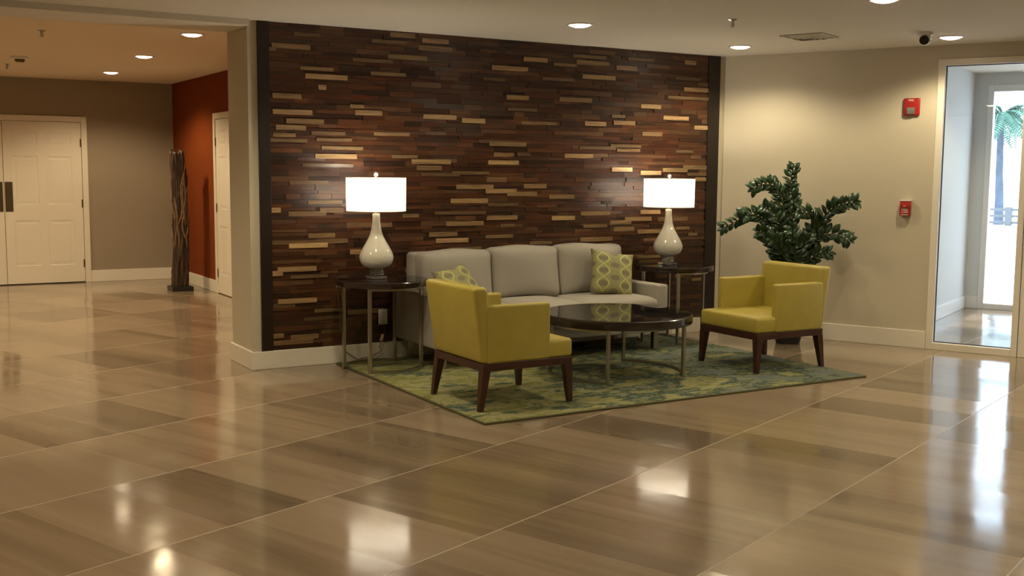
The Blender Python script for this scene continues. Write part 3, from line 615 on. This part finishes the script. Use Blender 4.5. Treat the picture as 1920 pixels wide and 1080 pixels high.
for x_, y_ in ((3.66, 7.16), (5.62, 7.16), (3.66, 7.72), (5.62, 7.72)):
    mb = MB(); mb.box(x_-.022-SX, x_+.022-SX, y_-.022-SY, y_+.022-SY, 0, .155, .002); mb.build('leg', 'nickel', sf)
tag(sf, 'light grey three-seat sofa against the wood wall with loose cushions', 'sofa')
# throw pillows
def throw_pillow(name, size, th_, loc, rot, label):
    bm_ = bmesh.new(); n = 20; g = {}
    for side in (1, -1):
        for i in range(n+1):
            for j in range(n+1):
                x_, z_ = -1+2*i/n, -1+2*j/n
                edge_ = i in (0, n) or j in (0, n)
                if side == -1 and edge_: g[(side, i, j)] = g[(1, i, j)]; continue
                t_ = max(0, (1-x_*x_)*(1-z_*z_))**.38
                pin = 1-.085*(1-x_*x_*z_*z_)*(max(abs(x_), abs(z_))**3)
                g[(side, i, j)] = bm_.verts.new((x_*size/2*pin, side*th_/2*t_, z_*size/2*pin))
    for side in (1, -1):
        for i in range(n):
            for j in range(n): bm_.faces.new((g[(side, i, j)], g[(side, i+1, j)], g[(side, i+1, j+1)], g[(side, i, j+1)]))
    mb = MB(); mb.bm.free(); mb.bm = bm_; o_ = mb.build(name, 'cushion', None, True, 180); o_.location = loc; o_.rotation_euler = rot
    tag(o_, label, 'pillow'); return o_
throw_pillow('throw_pillow', .385, .14, (5.30, 7.33, .636), (math.radians(-22), math.radians(9), math.radians(-14)), 'green and grey ogee print throw pillow at the right end of the sofa')
throw_pillow('throw_pillow', .385, .13, (3.875, 7.29, .585), (math.radians(-38), math.radians(-6), math.radians(24)), 'green ogee print pillow at the left sofa end, half hidden by the armchair')
# ------------------------------------------------------------------ armchairs (front towards local +x)
def make_armchair():
    r = empty('armchair', (0, 0, 0))
    lean = lambda c_: (c_.x-.17*max(0, c_.z-.34)-.0, c_.y, c_.z)
    mb = MB(); mb.box(-.325, .33, -.320, .320, .290, .405, .022, 3, fn=lambda c_: (c_.x, c_.y, c_.z+(.022*(1-(c_.x/.36)**2)*(1-(c_.y/.36)**2) if c_.z > .36 else 0)))
    mb.build('seat', 'seat', r, True, 60)
    mb = MB(); mb.box(-.332, -.240, -.322, .322, .292, .758, .026, 4, fn=lambda c_: (c_.x-.15*max(0, c_.z-.32)*(1 if c_.x < -.28 else .82), c_.y*(1+.01*(c_.z > .6)), c_.z)); mb.build('backrest', 'seat', r, True, 60)
    for s_ in (-1, 1):
        y0, y1 = (.268, .329) if s_ > 0 else (-.329, -.268)
        mb = MB(); mb.box(-.30, .155, y0, y1, .291, .645, .016, 3, fn=lambda c_: (c_.x-.06*max(0, c_.z-.4)*(c_.x < 0), c_.y, c_.z-.012*(c_.x > 0 and c_.z > .5)*0)); mb.build('armrest', 'seat', r, True, 60)
    mb = MB()
    for a, b_, c_, d_ in ((-.325, .325, -.322, -.288), (-.325, .325, .288, .322), (-.325, -.291, -.288, .288), (.291, .325, -.288, .288)): mb.box(a, b_, c_, d_, .243, .292, .003)
    mb.build('seat_frame', 'walnut', r)
    for sx, sy in ((-1, -1), (-1, 1), (1, -1), (1, 1)):
        mb = MB(); bx = .025 if sx < 0 else .004
        def f(c_, sx=sx, sy=sy, bx=bx):
            t_ = 1-c_.z/.246; w0, w1 = .055, .030
            w_ = w0+(w1-w0)*t_
            # outer faces stay near vertical, inner faces taper
            x_ = sx*(.326+bx*t_)-sx*(w_ if (c_.x*sx < .30) else 0); y_ = sy*(.323-.0*t_)-sy*(w_ if (c_.y*sy < .30) else 0)
            return (x_, y_, c_.z)
        x0, x1 = sorted((sx*.326, sx*.271)); y0, y1 = sorted((sy*.323, sy*.268))
        mb.box(x0, x1, y0, y1, 0, .246, 0, fn=f); mb.build('leg', 'walnut', r)
    return r
ch = make_armchair(); ch.location = (3.525, 6.057, RZ); ch.rotation_euler = (0, 0, math.radians(.5))
tag(ch, 'mustard yellow armchair seen from behind, left side of the coffee table', 'armchair', 'mustard armchairs')
c2 = copy_tree(ch); c2.location = (5.895, 6.210, RZ); c2.rotation_euler = (0, 0, PI-math.radians(.5))
tag(c2, 'mustard yellow armchair facing the room, right side, in front of the plant', 'armchair', 'mustard armchairs')
# ------------------------------------------------------------------ round tables on crescent frames
def make_table(name, R_, top, th_, rl_, half, offs, leg=.022, lp=('top', 'glass')):
    r = empty(name, (0, 0, 0))
    MB().lathe([(R_-.012, top-th_), (R_-.003, top-th_+.003), (R_, top-th_+.012), (R_, top-.006), (R_-.004, top-.0015), (R_-.010, top-.001), (R_-.012, top-.004)], n=96).build('tabletop', 'espresso', r, True, 40)
    MB().lathe([(R_-.013, top-.004), (R_-.013, top), (R_-.016, top+.0008)], n=96).build('glass_inset', 'black_glass', r)
    for s_ in (1, -1):
        pa, pb = Vector((-half, -s_*offs, 0)), Vector((half, -s_*offs, 0))
        for p in (pa, pb):
            mb = MB(); mb.box(p.x-leg/2, p.x+leg/2, p.y-leg/2, p.y+leg/2, 0, top-th_, .001); mb.build('leg', 'nickel', r)
        for z_ in (.010, top-th_-.010):
            n = 16; a0 = math.atan2(offs, half); pts = []
            rr = math.hypot(half, offs)
            for i in range(n+1):
                a = -(PI-a0)+(PI-2*a0)*i/n      # along the front
                pts.append((rr*math.cos(a), s_*rr*math.sin(a)*(1), z_))
            mb = MB(); mb.ribbon(pts, .020 if z_ < .1 else .016, .020 if z_ < .1 else .016); mb.build('base_bar' if z_ < .1 else 'top_bar', 'nickel', r)
    return r
ct = make_table('coffee_table', .545, .457-RZ, .064, .47, .36, .33); ct.location = (4.70, 6.43, RZ); ct.rotation_euler = (0, 0, PI/2)
tag(ct, 'low round coffee table with dark wood rim, black glass top and metal frame', 'coffee table')
s1 = make_table('side_table', .340, .672-RZ, .045, .29, .228, .168); s1.location = (3.30, 7.43, RZ); s1.rotation_euler = (0, 0, math.radians(11))
tag(s1, 'round dark side table with metal legs at the left end of the sofa', 'side table', 'round side tables')
s2 = copy_tree(s1); s2.location = (6.055, 7.465, RZ); s2.rotation_euler = (0, 0, math.radians(23))
tag(s2, 'round dark side table with metal legs in the corner right of the sofa', 'side table', 'round side tables')
# ------------------------------------------------------------------ table lamps
def make_lamp():
    r = empty('table_lamp', (0, 0, 0))
    mb = MB(); mb.box(-.060, .060, -.060, .060, 0, .020, .003); mb.build('foot', 'crystal', r)
    mb = MB()
    for zz, rr, nb_ in ((.034, .046, 14), (.050, .046, 14), (.065, .040, 12)):
        for k in range(nb_):
            a = 2*PI*k/nb_+zz*40; q = bmesh.ops.create_icosphere(mb.bm, subdivisions=1, radius=.0115)
            for v in q['verts']: v.co += Vector((rr*math.cos(a), rr*math.sin(a), zz))
    mb.lathe([(.040, .020), (.040, .074)], n=20)
    mb.build('beaded_collar', 'nickel', r)
    prof = [(.045, .074), (.074, .080), (.100, .095), (.118, .120), (.126, .150), (.124, .172), (.114, .200), (.098, .230), (.080, .260), (.063, .290), (.049, .320), (.039, .350), (.033, .385), (.029, .420), (.028, .455), (.029, .470), (.024, .478)]
    MB().lathe(prof, n=48).build('ceramic_body', 'ceramic', r, True, 60)
    mb = MB(); mb.tube([(0, 0, .476), (0, 0, .70)], .005, 8); mb.tube([(0, 0, .478), (0, 0, .53)], .014, 12); mb.build('stem', 'nickel', r, True)
    b_ = MB().lathe([(.012, .522), (.022, .540), (.028, .565), (.020, .588), (.002, .597)], n=20).build('bulb', 'bulb', r, True)
    sh = MB().lathe([(.216, .497), (.218, .735)], n=64, capb=False, capt=False).build('lamp_shade', 'glow', r, True); sh.modifiers.new('thickness', 'SOLIDIFY').thickness = .002
    mb = MB(); mb.tube([(.216*math.cos(2*PI*k/48), .216*math.sin(2*PI*k/48), .497) for k in range(48)], .003, 6, True); mb.build('bottom_rim', 'shade', sh, True)
    mb = MB(); mb.tube([(.218*math.cos(2*PI*k/48), .218*math.sin(2*PI*k/48), .735) for k in range(48)], .003, 6, True); mb.build('top_rim', 'shade', sh, True)
    MB().lathe([(.213, .502), (.213, .504)], n=48).build('added_diffuser', 'shade', sh)  # added disc, hides the bulb so the shade reflects evenly in the floor
    mb = MB()
    for k in range(3):
        a = 2*PI*k/3+.4; mb.tube([(0, 0, .722), (.216*math.cos(a), .216*math.sin(a), .732)], .0022, 6)
    mb.build('spider', 'nickel', sh, True)
    mb = MB(); mb.tube([(0, 0, .70), (0, 0, .745)], .005, 8); mb.lathe([(.006, .742), (.016, .752), (.018, .762), (.010, .772), (.003, .778)], n=16); mb.build('finial', 'crystal', r, True)
    return r
lp = make_lamp(); lp.location = (3.262, 7.450, .674)
tag(lp, 'lit white drum-shade lamp with ceramic teardrop base on the left side table', 'lamp', 'matching table lamps')
l2 = copy_tree(lp); l2.location = (6.005, 7.490, .674)
tag(l2, 'lit white drum-shade lamp with ceramic teardrop base on the right side table', 'lamp', 'matching table lamps')
for o in (lp, l2):
    l = bpy.data.lights.new('bulb_glow', 'POINT'); l.energy = P_LAMP; l.color = (1, .90, .74); l.shadow_soft_size = .035
    q = bpy.data.objects.new('bulb_glow', l); COL.objects.link(q); q.parent = o; q.location = (0, 0, .668)
cdn = empty('lamp_cord', (3.062, 7.693, .60)); mb = MB(); mb.tube([(.06, -.04, .0765), (.012, -.008, .0765), (-.006, .006, .066), (-.004, .006, 0), (.0, .01, -.08), (.012, .01, -.2), (.015, .01, -.33), (.04, .0, -.36), (.07, -.005, -.30)], .0028, 6); mb.build('cable', 'cord', cdn, True)
tag(cdn, 'thin lamp cord looping behind the left leg of the left side table', 'cord')
# ------------------------------------------------------------------ potted plant
pp = empty('potted_plant', (6.90, 6.93, 0))
MB().lathe([(.100, 0), (.106, .02), (.150, .26), (.156, .265), (.156, .285), (.140, .285), (.135, .25)], n=40).build('pot', 'pot', pp, True)
MB().lathe([(.134, .245), (.134, .262), (.05, .270), (.001, .272)], n=30).build('soil', 'soil', pp, True)
STEMS = [
 ((6.853,6.958,0.665),(6.774,7.005,0.940),(6.684,7.058,1.077),(6.585,7.117,1.103),(6.468,7.186,1.038),(6.391,7.232,0.996)),
 ((6.868,6.949,0.711),(6.840,6.966,1.124),(6.804,6.987,1.283),(6.747,7.021,1.360),(6.676,7.063,1.368),(6.606,7.104,1.331)),
 ((6.912,6.924,0.711),(6.906,6.932,1.124),(6.897,6.944,1.306),(6.896,6.955,1.420),(6.917,6.955,1.502)),
 ((6.964,6.882,0.736),(7.037,6.810,0.944),(7.061,6.747,1.061),(7.062,6.679,1.140),(7.091,6.574,1.202),(7.127,6.447,1.232)),
 ((6.963,6.881,0.713),(7.015,6.815,0.876),(7.073,6.723,0.948),(7.117,6.615,0.953),(7.135,6.500,0.914)),
 ((6.967,6.880,0.620),(7.014,6.819,0.725),(7.044,6.747,0.784),(7.076,6.651,0.794)),
 ((6.880,6.934,0.665),(6.806,6.957,0.988),(6.721,6.971,1.134),(6.630,6.974,1.180)),
 ((6.867,6.939,0.643),(6.763,6.967,0.805),(6.648,6.982,0.944),(6.542,6.968,0.983)),
 ((6.879,6.928,0.574),(6.807,6.927,0.761),(6.708,6.913,0.878),(6.602,6.874,0.906)),
 ((6.939,6.902,0.620),(7.012,6.845,0.897),(7.059,6.794,1.059),(6.989,6.803,1.119),(6.896,6.816,1.138)),
 ((6.888,6.950,0.571),(6.844,7.015,0.707),(6.826,7.090,0.795)),
 ((6.895,6.907,0.575),(6.862,6.849,0.855),(6.753,6.785,1.020)),
 ((6.915,6.902,0.575),(6.919,6.841,0.809),(6.912,6.748,0.928))]
def crv(P, n):
    P = [Vector(p) for p in P]; P = [P[0]*2-P[1]]+P+[P[-1]*2-P[-2]]; out = []
    for i in range(1, len(P)-2):
        for k in range(n):
            t_ = k/n; a, b_, c_, d_ = P[i-1], P[i], P[i+1], P[i+2]
            out.append(.5*((2*b_)+(-a+c_)*t_+(2*a-5*b_+4*c_-d_)*t_*t_+(-a+3*b_-3*c_+d_)*t_**3))
    out.append(P[-2]); return out
random.seed(11); base = Vector((6.90, 6.93, 0)); vdir = Vector((-.51, -.86, .1)).normalized()
def leaf(mb, p, d, nrm, L_, W_):
    d = d.normalized(); sd_ = d.cross(nrm).normalized(); nn = sd_.cross(d)
    prof = [(0, .06), (.15, .55), (.38, .98), (.6, 1.0), (.82, .66), (1, .02)]; rows = []
    for t_, w_ in prof:
        c_ = p+d*L_*t_-nn*(.22*L_*t_*t_); rows.append([mb.bm.verts.new(c_-sd_*W_*w_/2+nn*.12*W_*w_), mb.bm.verts.new(c_), mb.bm.verts.new(c_+sd_*W_*w_/2+nn*.12*W_*w_)])
    for A, B in zip(rows, rows[1:]):
        mb.bm.faces.new((A[0], A[1], B[1], B[0])); mb.bm.faces.new((A[1], A[2], B[2], B[1]))
def clampw(p):     # keep foliage off the wall
    q = p-O; v = q.dot(V)
    return p-V*(v+.02) if v > -.02 else p
for si, S_ in enumerate(STEMS):
    a = random.uniform(0, 2*PI); root = base+Vector((.05*math.cos(a), .05*math.sin(a), .26))
    mid = root.lerp(Vector(S_[0]), .55)+Vector((0, 0, .03))
    pts = crv([root, mid]+list(S_), 7); n = len(pts)
    st = MB(); st.tube([p-base for p in pts], [.009*(1-.72*i/(n-1)) for i in range(n)], 7); so_ = st.build('stem', 'stem', pp, True)
    # leaflets in two ranks from about a fifth of the way up
    acc = 0; step = .034; side = 1; mb = MB(); tot = sum((pts[i+1]-pts[i]).length for i in range(n-1)); run = 0
    for i in range(1, n):
        seg = (pts[i]-pts[i-1]); run += seg.length; acc += seg.length
        if run < tot*.22 or acc < step: continue
        acc = 0; d = seg.normalized(); lat = d.cross(vdir).normalized(); f = run/tot
        L_ = random.uniform(.090, .120)*(1 if f < .85 else .82); W_ = L_*random.uniform(.50, .60)
        for sg in (-1, 1):
            dd = (d*random.uniform(.55, .85)+lat*sg*random.uniform(.55, .9)+vdir*random.uniform(-.35, .35)+Vector((0, 0, .15))).normalized()
            nr = (vdir+Vector((0, 0, .6))+Vector((random.uniform(-.5, .5), random.uniform(-.5, .5), random.uniform(-.4, .4)))).normalized()
            leaf(mb, pts[i], dd, nr, L_, W_)
    leaf(mb, pts[-1]-(pts[-1]-pts[-2]).normalized()*.01, pts[-1]-pts[-2], (vdir+Vector((0, 0, .5))).normalized(), .065, .035)
    for v in mb.bm.verts: v.co = clampw(v.co)-base
    lo = mb.build('leaves', 'green', so_, True, 180); lo.modifiers.new('thickness', 'SOLIDIFY').thickness = .0012
tag(pp, 'glossy dark green plant with arching leafy stems in a black pot, behind the right armchair', 'plant')
# ------------------------------------------------------------------ driftwood column
lg = empty('driftwood_sculpture', (3.315, 13.43, 0))
mb = MB(); mb.box(-.125, .125, -.135, .135, 0, .055, .003); mb.build('plinth', 'pot', lg)
random.seed(21)
bm_ = bmesh.new(); NA, NZ = 64, 90; rows = []
ph = [random.uniform(0, 6.28) for _ in range(12)]
for j in range(NZ+1):
    t_ = j/NZ; z_ = .05+1.60*t_; row_ = []
    for k in range(NA):
        a = 2*PI*k/NA+.35*math.sin(t_*3)
        r_ = .086-.008*t_+.014*math.sin(3*a+ph[0]+2.2*t_)+.010*math.sin(7*a+ph[1]+5*t_)+.007*math.sin(13*a+ph[2]-9*t_)+.004*math.sin(23*a+ph[3]+17*t_)
        r_ += .012*max(0, math.sin(5*a-14*t_+ph[4]))**3 + .007*max(0, math.sin(9*a+21*t_+ph[6]))**2 - .012*t_
        if t_ < .3: r_ -= .004*math.sin(13*a)
        z2 = z_
        if j == NZ: z2 += .035*math.sin(4*a+ph[5])+.02*math.sin(9*a)
        row_.append(bm_.verts.new((r_*math.cos(a)+.012*math.sin(t_*4), r_*math.sin(a)+.01*math.sin(t_*5+1), z2)))
    rows.append(row_)
for A, B in zip(rows, rows[1:]):
    for k in range(NA): bm_.faces.new((A[k], A[(k+1) % NA], B[(k+1) % NA], B[k]))
bm_.faces.new(list(reversed(rows[0])))
cv = [bm_.verts.new((v.co.x*.45, v.co.y*.45, 1.56)) for v in rows[-1]]
for k in range(NA): bm_.faces.new((rows[-1][k], rows[-1][(k+1) % NA], cv[(k+1) % NA], cv[k]))
bm_.faces.new(cv)
mb = MB(); mb.bm.free(); mb.bm = bm_; tr_ = mb.build('trunk', 'log', lg, True, 180)
M['pale_root'] = plain('pale_root_wood', (.20, .12, .065), .45, 0, .4, 30, .5, .004)
for k in range(16):
    a0 = random.uniform(0, 2*PI) if k > 5 else random.uniform(PI, 1.6*PI)+.0; za = random.uniform(.5, .9); zb = za+random.uniform(.4, .75); mb = MB(); pts = []; tw = random.uniform(-1.1, 1.1); fr = random.uniform(5, 11); p1 = random.uniform(0, 6)
    for i in range(22):
        t_ = i/21; a = a0+tw*t_+.22*math.sin(fr*t_+p1); z_ = za+(min(zb, 1.6)-za)*t_; pts.append(((.097-.010*(z_/1.6))*math.cos(a)+.008, (.097-.010*(z_/1.6))*math.sin(a), z_))
    mb.tube(pts, [.004+.007*math.sin(PI*(.1+.8*i/21)) for i in range(22)], 8); mb.build('root', 'pale_root', lg, True)
tag(lg, 'tall gnarled driftwood column on a black square plinth by the orange wall', 'sculpture')
